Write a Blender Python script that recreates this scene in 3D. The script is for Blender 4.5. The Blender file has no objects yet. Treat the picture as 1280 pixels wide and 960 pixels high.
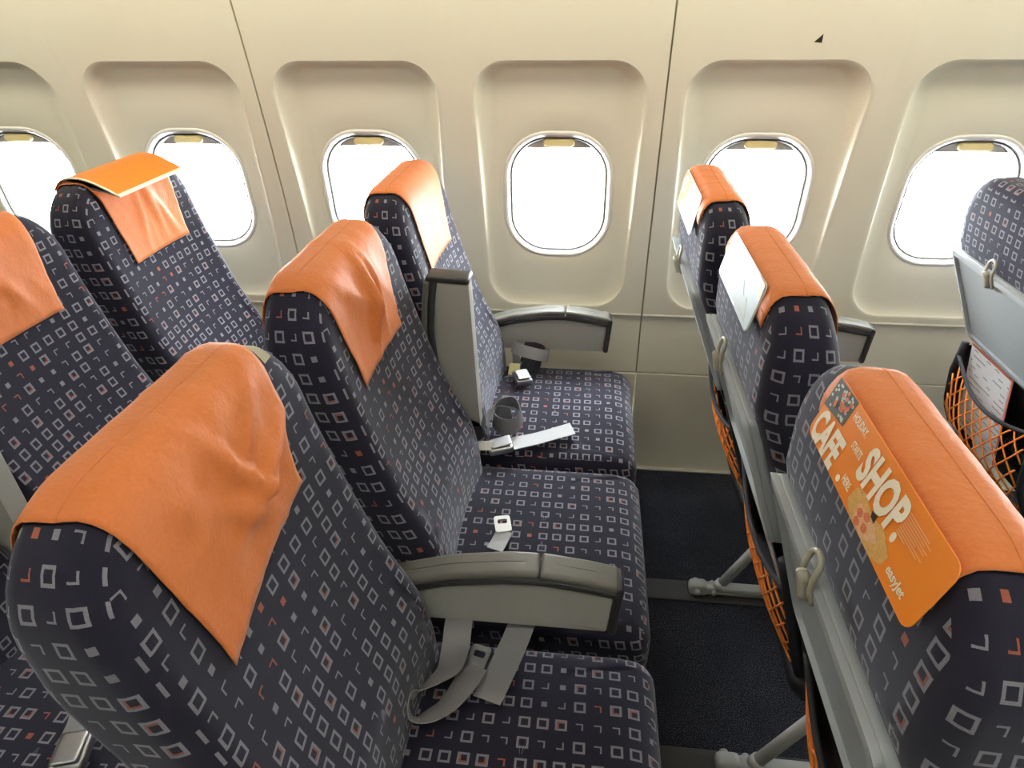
import bpy, bmesh, math, random
from mathutils import Vector, Matrix, noise
from mathutils.bvhtree import BVHTree
PI = math.pi
SC = bpy.context.scene
COL = SC.collection

# ------------------------------------------------------------------ camera, world, exposure
CAM = (0.0, 0.0, 1.4572)
YAW, PITCH, ROLL, FPX = 0.11619, 0.53327, -0.013304, 839.43
cy_, sy_, cp_, sp_ = math.cos(YAW), math.sin(YAW), math.cos(PITCH), math.sin(PITCH)
fw = Vector((-sy_*cp_, cy_*cp_, -sp_)); rt = Vector((cy_, sy_, 0)); up = rt.cross(fw)
c_, s_ = math.cos(ROLL), math.sin(ROLL)
r2, u2 = c_*rt + s_*up, -s_*rt + c_*up
cd = bpy.data.cameras.new('camera'); cam = bpy.data.objects.new('camera', cd); COL.objects.link(cam)
M = Matrix((( r2.x, u2.x, -fw.x, CAM[0]), (r2.y, u2.y, -fw.y, CAM[1]), (r2.z, u2.z, -fw.z, CAM[2]), (0, 0, 0, 1)))
cam.matrix_world = M
cd.sensor_width = 36; cd.sensor_fit = 'HORIZONTAL'; cd.lens = FPX/1280*36; cd.clip_start = 0.02
SC.camera = cam
vs = SC.view_settings
vs.view_transform = 'Standard'; vs.look = 'None'; vs.gamma = 1; vs.use_curve_mapping = False
vs.exposure = 0.06
W = bpy.data.worlds.new('sky'); SC.world = W; W.use_nodes = True
bg = W.node_tree.nodes['Background']; bg.inputs[0].default_value = (0.93, 0.97, 1.0, 1); bg.inputs[1].default_value = 46.0
CEIL_W, WASH_W = 10.5, 11.0          # cabin lamps, watts
CEIL_C, WASH_C = (1.0, 0.95, 0.82), (1.0, 0.92, 0.70)

XF, YE, P = 0.1525, 1.814, 0.4965   # front of the main row's cushions, far end, seat spacing
PITCHX = 0.73
SEATY = {'window': 1.568, 'middle': 1.063, 'aisle': 0.548}
ROWX = {'main': XF, 'back': XF-PITCHX, 'front': XF+PITCHX, 'far': XF+2*PITCHX}
XW, WP = -0.085, 0.533              # windows

# ------------------------------------------------------------------ node helper
class G:
    def __init__(s, nt): s.nt = nt
    def node(s, t, **k):
        n = s.nt.nodes.new(t)
        for a, b in k.items(): setattr(n, a, b)
        return n
    def put(s, sock, v):
        if isinstance(v, (int, float)): sock.default_value = v
        elif isinstance(v, tuple): sock.default_value = v if len(v) == len(sock.default_value) else v[:len(sock.default_value)]
        else: s.nt.links.new(v, sock)
    def m(s, op, a, b=0.0, c=None):
        n = s.node('ShaderNodeMath', operation=op); s.put(n.inputs[0], a); s.put(n.inputs[1], b)
        if c is not None: s.put(n.inputs[2], c)
        return n.outputs[0]
    def mix(s, f, a, b):
        n = s.node('ShaderNodeMix', data_type='RGBA'); s.put(n.inputs[0], f); s.put(n.inputs[6], a); s.put(n.inputs[7], b)
        return n.outputs[2]
    def band(s, v, lo, hi): return s.m('MULTIPLY', s.m('GREATER_THAN', v, lo), s.m('LESS_THAN', v, hi))

def base_mat(name, col, rough=0.5, spec=0.5, metal=0.0):
    m = bpy.data.materials.new(name); m.use_nodes = True
    b = m.node_tree.nodes['Principled BSDF']
    b.inputs['Base Color'].default_value = (*col, 1); b.inputs['Roughness'].default_value = rough
    b.inputs['Metallic'].default_value = metal; b.inputs['Specular IOR Level'].default_value = spec
    return m, G(m.node_tree), b

def grain(name, col, rough=0.5, scale=60, amt=0.12, bump=0.0, spec=0.5, metal=0.0):
    """plain material with a little procedural mottling"""
    m, g, b = base_mat(name, col, rough, spec, metal)
    tc = g.node('ShaderNodeTexCoord'); n = g.node('ShaderNodeTexNoise'); n.inputs['Scale'].default_value = scale
    n.inputs['Detail'].default_value = 4; g.put(n.inputs['Vector'], tc.outputs['Object'])
    lo = tuple(c*(1-amt) for c in col)+(1,); hi = tuple(min(1, c*(1+amt)) for c in col)+(1,)
    g.put(b.inputs['Base Color'], g.mix(n.outputs['Fac'], lo, hi))
    if bump:
        bp = g.node('ShaderNodeBump'); bp.inputs['Strength'].default_value = bump; bp.inputs['Distance'].default_value = 0.002
        g.put(bp.inputs['Height'], n.outputs['Fac']); g.put(b.inputs['Normal'], bp.outputs[0])
    return m

def fabric_mat():
    m, g, b = base_mat('seat_fabric', (0.02, 0.02, 0.03), 0.9, 0.15)
    b.inputs['Sheen Weight'].default_value = 0.27; b.inputs['Sheen Tint'].default_value = (0.85, 0.88, 1.0, 1); b.inputs['Sheen Roughness'].default_value = 0.45
    uv = g.node('ShaderNodeUVMap')
    sep = g.node('ShaderNodeSeparateXYZ'); g.put(sep.inputs[0], uv.outputs[0])
    ux, uy = g.m('MULTIPLY', sep.outputs[0], 1/0.0285), g.m('MULTIPLY', sep.outputs[1], 1/0.0340)
    cx, cy = g.m('FLOOR', ux), g.m('FLOOR', uy)
    cb = g.node('ShaderNodeCombineXYZ'); g.put(cb.inputs[0], cx); g.put(cb.inputs[1], cy)
    wn = g.node('ShaderNodeTexWhiteNoise', noise_dimensions='2D'); g.put(wn.inputs[0], cb.outputs[0])
    sc = g.node('ShaderNodeSeparateColor'); g.put(sc.inputs[0], wn.outputs['Color'])
    r1 = wn.outputs['Value']; r, gg, bb = sc.outputs[0], sc.outputs[1], sc.outputs[2]
    lx = g.m('SUBTRACT', g.m('FRACT', ux), 0.5); ly = g.m('MULTIPLY', g.m('SUBTRACT', g.m('FRACT', uy), 0.5), 0.0340/0.0285)
    sx = g.m('SIGN', g.m('SUBTRACT', r, 0.5)); sy = g.m('SIGN', g.m('SUBTRACT', gg, 0.5))
    px, py = g.m('MULTIPLY', lx, sx), g.m('MULTIPLY', ly, sy)
    mm = g.m('MAXIMUM', g.m('ABSOLUTE', lx), g.m('ABSOLUTE', ly))
    outer = g.band(mm, 0.20, 0.325)
    hook = g.m('MAXIMUM', g.m('GREATER_THAN', px, 0.11), g.m('GREATER_THAN', py, 0.11))
    inl = g.m('MULTIPLY', g.band(mm, 0.115, 0.19), hook)
    ell = g.m('MULTIPLY', g.band(mm, 0.12, 0.20), hook)
    dot = g.m('LESS_THAN', mm, 0.165)
    isq = g.m('LESS_THAN', r1, 0.56); iel = g.band(r1, 0.56, 0.85); idt = g.m('GREATER_THAN', r1, 0.85)
    warm = g.m('GREATER_THAN', bb, 0.76)
    hot = g.m('GREATER_THAN', bb, 0.86)
    cool = g.m('SUBTRACT', 1.0, warm)
    # woven look of the light yarn
    tc = g.node('ShaderNodeTexNoise'); tc.inputs['Scale'].default_value = 900; g.put(tc.inputs['Vector'], uv.outputs[0])
    weave = g.m('MULTIPLY_ADD', tc.outputs['Fac'], 0.9, 0.45)
    weave = g.m('MINIMUM', weave, 1.0)
    a_grey = g.m('MAXIMUM', g.m('MULTIPLY', isq, outer), g.m('MULTIPLY', g.m('MULTIPLY', iel, ell), g.m('SUBTRACT', 1.0, hot)))
    a_grey = g.m('MAXIMUM', a_grey, g.m('MULTIPLY', g.m('MULTIPLY', idt, dot), cool))
    a_warm = g.m('MULTIPLY', g.m('MULTIPLY', isq, inl), warm)
    a_warm = g.m('MAXIMUM', a_warm, g.m('MULTIPLY', g.m('MULTIPLY', iel, ell), hot))
    a_warm = g.m('MAXIMUM', a_warm, g.m('MULTIPLY', g.m('MULTIPLY', idt, dot), warm))
    a_grey = g.m('MULTIPLY', a_grey, weave); a_warm = g.m('MULTIPLY', a_warm, g.m('MULTIPLY', weave, 0.9))
    col = g.mix(a_grey, (0.0165, 0.0155, 0.027, 1), (0.225, 0.22, 0.25, 1))
    col = g.mix(a_warm, col, (0.36, 0.105, 0.06, 1))
    g.put(b.inputs['Base Color'], col)
    bp = g.node('ShaderNodeBump'); bp.inputs['Strength'].default_value = 0.25; bp.inputs['Distance'].default_value = 0.001
    g.put(bp.inputs['Height'], tc.outputs['Fac']); g.put(b.inputs['Normal'], bp.outputs[0])
    return m

def carpet_mat():
    m, g, b = base_mat('carpet', (0.01, 0.01, 0.014), 1.0, 0.05)
    tc = g.node('ShaderNodeTexCoord')
    n = g.node('ShaderNodeTexNoise'); n.inputs['Scale'].default_value = 420; n.inputs['Detail'].default_value = 3
    g.put(n.inputs['Vector'], tc.outputs['Object'])
    big = g.node('ShaderNodeTexNoise'); big.inputs['Scale'].default_value = 7; g.put(big.inputs['Vector'], tc.outputs['Object'])
    f = g.m('MULTIPLY', g.m('GREATER_THAN', n.outputs['Fac'], 0.57), g.m('MULTIPLY', big.outputs['Fac'], 0.9))
    g.put(b.inputs['Base Color'], g.mix(f, (0.017, 0.018, 0.024, 1), (0.15, 0.155, 0.19, 1)))
    bp = g.node('ShaderNodeBump'); bp.inputs['Strength'].default_value = 0.8; bp.inputs['Distance'].default_value = 0.004
    g.put(bp.inputs['Height'], n.outputs['Fac']); g.put(b.inputs['Normal'], bp.outputs[0])
    return m

def cover_mat():
    m, g, b = base_mat('orange_cloth', (0.72, 0.2, 0.04), 0.6, 0.3)
    b.inputs['Sheen Weight'].default_value = 0.15
    tc = g.node('ShaderNodeTexCoord')
    n = g.node('ShaderNodeTexNoise'); n.inputs['Scale'].default_value = 260; n.inputs['Detail'].default_value = 5
    g.put(n.inputs['Vector'], tc.outputs['Object'])
    g.put(b.inputs['Base Color'], g.mix(n.outputs['Fac'], (0.55, 0.150, 0.032, 1), (0.68, 0.200, 0.050, 1)))
    n2 = g.node('ShaderNodeTexNoise'); n2.inputs['Scale'].default_value = 22; n2.inputs['Detail'].default_value = 3
    g.put(n2.inputs['Vector'], tc.outputs['Object'])
    h = g.m('ADD', g.m('MULTIPLY', n.outputs['Fac'], 0.12), n2.outputs['Fac'])
    bp = g.node('ShaderNodeBump'); bp.inputs['Strength'].default_value = 0.7; bp.inputs['Distance'].default_value = 0.006
    g.put(bp.inputs['Height'], h); g.put(b.inputs['Normal'], bp.outputs[0])
    return m

def webbing_mat():
    m, g, b = base_mat('belt_webbing', (0.2, 0.2, 0.22), 0.30, 0.8)
    uv = g.node('ShaderNodeUVMap'); sep = g.node('ShaderNodeSeparateXYZ'); g.put(sep.inputs[0], uv.outputs[0])
    w = g.m('SINE', g.m('MULTIPLY', sep.outputs[1], 4200.0)); w2 = g.m('SINE', g.m('MULTIPLY', sep.outputs[0], 2600.0))
    h = g.m('ADD', w, w2)
    g.put(b.inputs['Base Color'], g.mix(g.m('MULTIPLY_ADD', h, 0.25, 0.5), (0.17, 0.17, 0.175, 1), (0.32, 0.32, 0.33, 1)))
    bp = g.node('ShaderNodeBump'); bp.inputs['Strength'].default_value = 0.2; bp.inputs['Distance'].default_value = 0.0006
    g.put(bp.inputs['Height'], h); g.put(b.inputs['Normal'], bp.outputs[0])
    return m

def glass_mat():
    m = bpy.data.materials.new('window_pane'); m.use_nodes = True; nt = m.node_tree; g = G(nt)
    nt.nodes.remove(nt.nodes['Principled BSDF']); out = nt.nodes['Material Output']
    t = g.node('ShaderNodeBsdfTransparent'); t.inputs[0].default_value = (0.96, 0.98, 0.99, 1)
    gl = g.node('ShaderNodeBsdfGlossy'); gl.inputs['Roughness'].default_value = 0.02
    mx = g.node('ShaderNodeMixShader'); mx.inputs[0].default_value = 0.05
    g.put(mx.inputs[1], t.outputs[0]); g.put(mx.inputs[2], gl.outputs[0]); g.put(out.inputs[0], mx.outputs[0])
    return m

def translucent_mat(name, col, t):
    m, g, b = base_mat(name, col, 0.4); nt = m.node_tree
    n = g.node('ShaderNodeTexNoise'); n.inputs['Scale'].default_value = 30
    c = g.mix(n.outputs['Fac'], tuple(x*0.98 for x in col)+(1,), (*col, 1)); g.put(b.inputs['Base Color'], c)
    tr = g.node('ShaderNodeBsdfTranslucent'); g.put(tr.inputs[0], c)
    mx = g.node('ShaderNodeMixShader'); mx.inputs[0].default_value = t
    g.put(mx.inputs[1], b.outputs[0]); g.put(mx.inputs[2], tr.outputs[0]); g.put(nt.nodes['Material Output'].inputs[0], mx.outputs[0])
    return m
def emit_mat(name, col, st):
    m = bpy.data.materials.new(name); m.use_nodes = True; nt = m.node_tree; g = G(nt)
    nt.nodes.remove(nt.nodes['Principled BSDF'])
    e = g.node('ShaderNodeEmission'); e.inputs[0].default_value = (*col, 1); e.inputs[1].default_value = st
    g.put(nt.nodes['Material Output'].inputs[0], e.outputs[0])
    return m

def print_mat():
    m, g, b = base_mat('card_print', (0.7, 0.7, 0.7), 0.4)
    tc = g.node('ShaderNodeTexCoord'); sep = g.node('ShaderNodeSeparateXYZ'); g.put(sep.inputs[0], tc.outputs['Object'])
    row = g.m('LESS_THAN', g.m('FRACT', g.m('MULTIPLY', sep.outputs[2], 62.0)), 0.24)
    cb = g.node('ShaderNodeCombineXYZ'); g.put(cb.inputs[0], g.m('FLOOR', g.m('MULTIPLY', sep.outputs[1], 46.0))); g.put(cb.inputs[1], g.m('FLOOR', g.m('MULTIPLY', sep.outputs[2], 62.0)))
    wn = g.node('ShaderNodeTexWhiteNoise', noise_dimensions='2D'); g.put(wn.inputs[0], cb.outputs[0])
    f = g.m('MULTIPLY', row, g.m('GREATER_THAN', wn.outputs['Value'], 0.5))
    g.put(b.inputs['Base Color'], g.mix(f, (0.68, 0.69, 0.70, 1), (0.28, 0.29, 0.31, 1)))
    return m
MT = dict(
    print=print_mat(),
    fabric=fabric_mat(), carpet=carpet_mat(), cover=cover_mat(), webbing=webbing_mat(), pane=glass_mat(),
    wall=grain('wall_plastic', (0.87, 0.85, 0.715), 0.6, 40, 0.012, 0, 0.25),
    dado=grain('dado_plastic', (0.76, 0.74, 0.62), 0.6, 40, 0.02),
    bezel=grain('window_bezel_plastic', (0.90, 0.90, 0.87), 0.6, 40, 0.01),
    gasket=grain('rubber_gasket', (0.035, 0.034, 0.032), 0.6),
    reveal=grain('window_reveal_plastic', (0.11, 0.11, 0.105), 0.5, 40, 0.02),
    shade=translucent_mat('shade_plastic', (0.66, 0.65, 0.60), 0.04),
    tab=translucent_mat('shade_tab_plastic', (0.90, 0.78, 0.45), 0.30),
    seal=grain('seam_seal', (0.30, 0.27, 0.21), 0.7),
    shell=grain('shell_plastic', (0.33, 0.335, 0.30), 0.45, 90, 0.04),
    table=grain('table_plastic', (0.40, 0.44, 0.46), 0.4, 90, 0.03),
    tablerim=grain('table_rim_plastic', (0.46, 0.50, 0.52), 0.4, 90, 0.03),
    latch=grain('latch_plastic', (0.42, 0.41, 0.33), 0.35, 90, 0.04),
    arm=grain('armrest_plastic', (0.135, 0.135, 0.118), 0.42, 220, 0.10, 0.1),
    armside=grain('armrest_side_plastic', (0.40, 0.405, 0.37), 0.45, 120, 0.05),
    armdark=grain('armrest_dark_plastic', (0.035, 0.035, 0.036), 0.4, 120, 0.1),
    dark=grain('dark_plastic', (0.012, 0.012, 0.014), 0.6, 120, 0.2),
    darkcloth=grain('dark_cloth', (0.016, 0.016, 0.021), 0.8, 300, 0.3, 0.2),
    metal=grain('belt_metal', (0.50, 0.52, 0.55), 0.38, 80, 0.05, 0, 0.5, 1.0),
    frame=grain('leg_paint', (0.42, 0.43, 0.42), 0.4, 80, 0.05),
    net=grain('orange_cord', (0.88, 0.25, 0.035), 0.55, 200, 0.15),
    card=grain('orange_card', (0.80, 0.235, 0.02), 0.35, 30, 0.02),
    cream=grain('cream_ink', (0.88, 0.80, 0.62), 0.5, 30, 0.02),
    white=grain('white_card', (0.68, 0.69, 0.70), 0.4, 30, 0.03),
    ink=grain('grey_ink', (0.25, 0.26, 0.28), 0.5),
    redink=grain('red_ink', (0.60, 0.10, 0.05), 0.5),
    tagw=grain('white_tag', (0.85, 0.85, 0.80), 0.5),
    tagy=grain('yellow_tag', (0.85, 0.80, 0.40), 0.5),
    velcro=grain('beige_velcro', (0.36, 0.33, 0.22), 0.8, 200, 0.15),
    ceil=grain('ceiling_plastic', (0.75, 0.73, 0.68), 0.6),
    track=grain('track_cover_plastic', (0.030, 0.030, 0.031), 0.55, 120, 0.15),
    steel=grain('floor_edge_metal', (0.5, 0.48, 0.4), 0.4, 60, 0.05),
    black=grain('black_sticker', (0.02, 0.014, 0.01), 0.5),
    greenf=grain('olive_leaf_ink', (0.05, 0.07, 0.05), 0.5, 300, 0.5),
    pale=grain('pale_ink', (0.55, 0.58, 0.50), 0.5, 300, 0.3),
    crust=grain('crust_ink', (0.62, 0.36, 0.10), 0.5, 250, 0.3),
    pizza=grain('pizza_ink', (0.70, 0.42, 0.22), 0.5, 250, 0.3),
    tomato=grain('tomato_ink', (0.62, 0.16, 0.06), 0.5, 250, 0.3),
    sea=grain('pale_blue_ink', (0.34, 0.44, 0.46), 0.5, 60, 0.1),
    hill=grain('grey_green_ink', (0.30, 0.36, 0.36), 0.5, 120, 0.25),
)

# ------------------------------------------------------------------ object helpers
def tag(o, label=None, cat=None, group=None, kind=None):
    if label: o['label'] = label
    if cat: o['category'] = cat
    if group: o['group'] = group
    if kind: o['kind'] = kind
    return o
def link(o, parent=None):
    COL.objects.link(o)
    if parent is not None: o.parent = parent
    return o
def empty(name, loc): 
    o = bpy.data.objects.new(name, None); o.location = loc; o.empty_display_size = 0.05
    return link(o)
class MB:
    """mesh collector: verts, faces, optional UVs"""
    def __init__(s): s.v = []; s.f = []; s.mi = []; s.uvx = {}
    def add(s, vs, fs, mi=0):
        o = len(s.v); s.v += [tuple(v) for v in vs]; s.f += [tuple(i+o for i in f) for f in fs]; s.mi += [mi]*len(fs); return s
    def build(s, name, mat, parent=None, smooth=True, uv=None, off=(0, 0, 0), sharp=None):
        me = bpy.data.meshes.new(name)
        me.from_pydata([(v[0]-off[0], v[1]-off[1], v[2]-off[2]) for v in s.v], [], s.f); me.update()
        for m in (mat if isinstance(mat, (list, tuple)) else [mat]): me.materials.append(m)
        for p, k in zip(me.polygons, s.mi): p.material_index = k
        bm = bmesh.new(); bm.from_mesh(me); bmesh.ops.recalc_face_normals(bm, faces=bm.faces); bm.to_mesh(me); bm.free()
        for p in me.polygons: p.use_smooth = smooth
        if smooth and sharp: me.set_sharp_from_angle(angle=math.radians(sharp))
        if uv == 'box': box_uv(me, s.uvx)
        return link(bpy.data.objects.new(name, me), parent)
def box_uv(me, uvx={}):
    l = me.uv_layers.new(name='UVMap')
    for p in me.polygons:
        n = p.normal; ax, ay, az = abs(n.x), abs(n.y), abs(n.z)
        key = frozenset(p.vertices) if uvx else None
        for li in p.loop_indices:
            w = uvx.get((key, me.loops[li].vertex_index))
            if w: l.data[li].uv = (w[0]+3.1, w[1]+5.0); continue
            v = me.vertices[me.loops[li].vertex_index].co
            if az >= ax and az >= ay: q = (v.x+0.0, v.y)
            elif ay > ax*1.15: q = (v.x+v.z*0.25+3.1, v.z*1.0+5.2)
            else: q = (v.z*1.05+2.6, v.y+(7.0 if n.x < 0 else 0))
            l.data[li].uv = q

def rrect(a0, a1, b0, b1, rad, inset=0.0, ns=10, nc=6, soft=False):
    """closed outline; rad = radii of corners (a1b1, a0b1, a0b0, a1b0), counter-clockwise; constant point count"""
    a0 += inset; a1 -= inset; b0 += inset; b1 -= inset
    rs = [max(1e-4, r-inset) for r in rad]
    if soft: rs = [max(r, 0.6*min(a1-a0, b1-b0)/2) for r in rs]
    cs = [(a1-rs[0], b1-rs[0], 0), (a0+rs[1], b1-rs[1], 90), (a0+rs[2], b0+rs[2], 180), (a1-rs[3], b0+rs[3], 270)]
    pts = []
    for k in range(4):
        ca, cb, st = cs[k]
        arc = [(ca+rs[k]*math.cos(math.radians(st+90*i/nc)), cb+rs[k]*math.sin(math.radians(st+90*i/nc))) for i in range(nc+1)]
        na, nb, nst = cs[(k+1) % 4]; rn = rs[(k+1) % 4]
        e = (na+rn*math.cos(math.radians(nst)), nb+rn*math.sin(math.radians(nst)))
        pts += arc
        for i in range(1, ns): pts.append((arc[-1][0]+(e[0]-arc[-1][0])*i/ns, arc[-1][1]+(e[1]-arc[-1][1])*i/ns))
    return pts
def pillow(a, b, c, rad, r, order='xyz', fn=None, ns=10, nc=5, nr=4, cap=6, mb=None, mi=0, bot=None, band=0):
    """rounded solid: rounded-rectangle outline in the first two axes, thickness c along the third, edges rounded by r"""
    mb = mb or MB()
    if not isinstance(rad, (list, tuple)): rad = (rad,)*4
    rb = r if bot is None else bot
    half = min(a[1]-a[0], b[1]-b[0])/2
    lv = []
    ins = [half*0.97*(1-i/cap) for i in range(cap)]
    for d in ins:
        if d > rb: lv.append((d, c[0]))
    for i in range(nr+1):
        t = i/nr*PI/2; lv.append((rb*(1-math.sin(t)), c[0]+rb*(1-math.cos(t))))
    for i in range(nr+1):
        t = (1-i/nr)*PI/2; lv.append((r*(1-math.sin(t)), c[1]-r*(1-math.cos(t))))
    for d in reversed(ins):
        if d > r: lv.append((d, c[1]))
    rings = []
    ax = {'x': 0, 'y': 1, 'z': 2}
    vs = []
    rim = rrect(a[0], a[1], b[0], b[1], rad, 0, ns, nc); arc = [0.0]
    for i in range(1, len(rim)): arc.append(arc[-1]+math.dist(rim[i], rim[i-1]))
    arc.append(arc[-1]+math.dist(rim[0], rim[-1]))
    for d, cc in lv:
        for p in rrect(a[0], a[1], b[0], b[1], rad, d, ns, nc, d > max(r, rb)+1e-6):
            v = [0, 0, 0]; v[ax[order[0]]] = p[0]; v[ax[order[1]]] = p[1]; v[ax[order[2]]] = cc
            vs.append(fn(*v) if fn else tuple(v))
    n = len(vs)//len(lv); fs = []
    for k in range(len(lv)-1):
        for i in range(n):
            j = (i+1) % n; f = (k*n+i, k*n+j, (k+1)*n+j, (k+1)*n+i); fs.append(f)
            if band and lv[k][0] < 0.021 and lv[k+1][0] < 0.021:
                c0, c1 = lv[k][1]*band, lv[k+1][1]*band; o_ = len(mb.v)
                for vi, uvv in zip(f, ((c0, arc[i]), (c0, arc[i+1]), (c1, arc[i+1]), (c1, arc[i]))): mb.uvx[(frozenset(x+o_ for x in f), vi+o_)] = uvv
    c2 = 2*nc+ns
    for base in (0, (len(lv)-1)*n):
        if c2 % 2: fs.append(tuple(base+i for i in range(n))); continue
        for i in range(c2//2, c2//2+n//2):
            q = [i % n, (i+1) % n, (c2-i-1) % n, (c2-i) % n]
            u = []
            for t in q:
                if t not in u: u.append(t)
            if len(u) > 2: fs.append(tuple(base+t for t in u))
    return mb.add(vs, fs, mi)
def tube(pts, r, mb=None, n=8, mi=0, closed=False):
    mb = mb or MB(); pts = [Vector(p) for p in pts]; vs = []; fs = []
    N = len(pts); ref = None
    for i, p in enumerate(pts):
        if closed: t = (pts[(i+1) % N]-pts[i-1]).normalized()
        else: t = (pts[min(i+1, N-1)]-pts[max(i-1, 0)]).normalized()
        if ref is None: ref = Vector((0, 0, 1)) if abs(t.z) < 0.9 else Vector((1, 0, 0))
        u = (ref-t*ref.dot(t)).normalized(); w = t.cross(u); ref = u
        rr = r[i] if isinstance(r, (list, tuple)) else r
        for k in range(n):
            q = 2*PI*k/n; vs.append(p+u*rr*math.cos(q)+w*rr*math.sin(q))
    for i in range(N if closed else N-1):
        for k in range(n):
            a, b2 = i*n, ((i+1) % N)*n; k2 = (k+1) % n; fs.append((a+k, a+k2, b2+k2, b2+k))
    if not closed: fs += [tuple(range(n-1, -1, -1)), tuple((N-1)*n+k for k in range(n))]
    return mb.add(vs, fs, mi)
def smooth_path(pts, n=6):
    pts = [Vector(p) for p in pts]; out = []
    for i in range(len(pts)-1):
        p0, p1, p2, p3 = pts[max(i-1, 0)], pts[i], pts[i+1], pts[min(i+2, len(pts)-1)]
        for k in range(n):
            t = k/n; out.append(0.5*((2*p1)+(p2-p0)*t+(2*p0-5*p1+4*p2-p3)*t*t+(3*p1-p0-3*p2+p3)*t**3))
    out.append(pts[-1]); return out
def ribbon(name, pts, wdirs, width, mat, parent, thick=0.0016, off=(0, 0, 0), n=6):
    """webbing: centre line + width direction per point"""
    c = smooth_path(pts, n); w = [x.normalized() for x in smooth_path(wdirs, n)]
    vs = []; fs = []; L = 0; uvs = []
    for i, p in enumerate(c):
        if i: L += (c[i]-c[i-1]).length
        t = (c[min(i+1, len(c)-1)]-c[max(i-1, 0)]).normalized(); nn = t.cross(w[i]).normalized()
        for k, s in enumerate((-0.5, -0.25, 0, 0.25, 0.5)):
            vs.append(p+w[i]*width*s+nn*thick*0.5); uvs.append((s*width, L))
        for k, s in enumerate((0.5, 0.25, 0, -0.25, -0.5)):
            vs.append(p+w[i]*width*s-nn*thick*0.5); uvs.append((s*width, L))
    m = 10
    for i in range(len(c)-1):
        for k in range(m): fs.append((i*m+k, i*m+(k+1) % m, (i+1)*m+(k+1) % m, (i+1)*m+k))
    fs += [tuple(range(m-1, -1, -1)), tuple((len(c)-1)*m+k for k in range(m))]
    o = MB().add(vs, fs).build(name, mat, parent, True, None, off, 40)
    l = o.data.uv_layers.new(name='UVMap')
    for lp in o.data.loops: l.data[lp.index].uv = uvs[lp.vertex_index]
    return o
def interp(tab, z):
    if z <= tab[0][0]: return tab[0][1]
    for (a, x), (b, y) in zip(tab, tab[1:]):
        if z <= b: return x+(y-x)*(z-a)/(b-a)
    return tab[-1][1]
def copy_tree(o, parent=None):
    c = o.copy(); COL.objects.link(c); c.parent = parent
    for ch in list(o.children): copy_tree(ch, c)
    return c

# ------------------------------------------------------------------ the cabin shell
def wall_y(z): return 1.932-(0.085*max(0.0, (z-0.42)/0.75)**1.7)
ZT, ZB = 1.50, 0.585
def recess_y(z):
    t = (z-0.60)/(1.30-0.60); return wall_y(z)+0.012+0.034*max(0, min(1, t))**1.0
WIN = (-0.1435, 0.1435, 0.772, 1.116, 0.115)     # opening outline relative to its centre: x0 x1 z0 z1 radius

def window_cell(mb, xc):
    NS, NC = 12, 8
    rings = []
    def ring(pts, fy): rings.append([(xc+p[0], fy(p[1]), p[1]) for p in pts])
    def taper(pts):
        return [(p[0]*(0.905+0.095*max(0, min(1, (p[1]-0.60)/0.70))), p[1]) for p in pts]
    hw = WP/2
    ring(rrect(-hw, hw, ZB, ZT, (1e-4,)*4, 0, NS, NC), wall_y)
    rr = (0.088, 0.088, 0.095, 0.095)
    R = lambda ins: taper(rrect(-0.221+ins*0.2, 0.221-ins*0.2, 0.607, 1.302+ins*0.5, rr, ins, NS, NC))
    ring(R(-0.010), wall_y); ring(R(-0.002), wall_y)
    for ins, f in ((0.0, 0.06), (0.0015, 0.18), (0.003, 0.30), (0.006, 0.44), (0.010, 0.58), (0.016, 0.74), (0.024, 0.88), (0.034, 0.97), (0.042, 1.0)):
        ring(R(ins), lambda z, f=f: wall_y(z)+(recess_y(z)-wall_y(z))*f)
    a = R(0.046); b = rrect(WIN[0], WIN[1], WIN[2], WIN[3], (WIN[4],)*4, -0.016, NS, NC)
    for t in (0, 0.33, 0.66, 1.0):
        ring([(p[0]+(q[0]-p[0])*t, p[1]+(q[1]-p[1])*t) for p, q in zip(a, b)], recess_y)
    for ins, d in ((-0.010, 0.002), (-0.004, 0.007), (0.0, 0.014), (0.001, 0.030), (0.003, 0.060)):
        ring(rrect(WIN[0], WIN[1], WIN[2], WIN[3], (WIN[4],)*4, ins, NS, NC), lambda z, d=d: recess_y(z)+d)
    n = len(rings[0]); vs = [p for r in rings for p in r]; fs = []
    for k in range(len(rings)-1):
        for i in range(n):
            j = (i+1) % n; fs.append((k*n+i, k*n+j, (k+1)*n+j, (k+1)*n+i))
    mb.add(vs, fs)
def strip(mb, x0, x1, prof, nx=1):
    vs = []; fs = []
    for y, z in prof: vs += [(x0, y, z), (x1, y, z)]
    for i in range(len(prof)-1): fs.append((2*i, 2*i+1, 2*i+3, 2*i+2))
    mb.add(vs, fs)
prof_low = [(1.955, 0.3755), (1.934, 0.3755), (1.931, 0.3775)]+[(1.931, 0.3775+(0.572-0.3775)*i/4) for i in range(1, 5)]+[(1.929, 0.577), (1.924, 0.5795), (1.924, 0.582), (wall_y(ZB), ZB)]
prof_up = [(wall_y(ZT)-0.0, ZT)]+[(wall_y(z), z) for z in (1.55, 1.6, 1.65, 1.7, 1.75)]
prof_dado = [(1.945, 0.0), (1.920, 0.0), (1.922, 0.03), (1.926, 0.2), (1.930, 0.36), (1.930, 0.3705), (1.932, 0.3725), (1.955, 0.3728)]
def panel_name(i): return 'wall_left' if i == 0 else 'wall_left.%03d' % i
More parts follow.
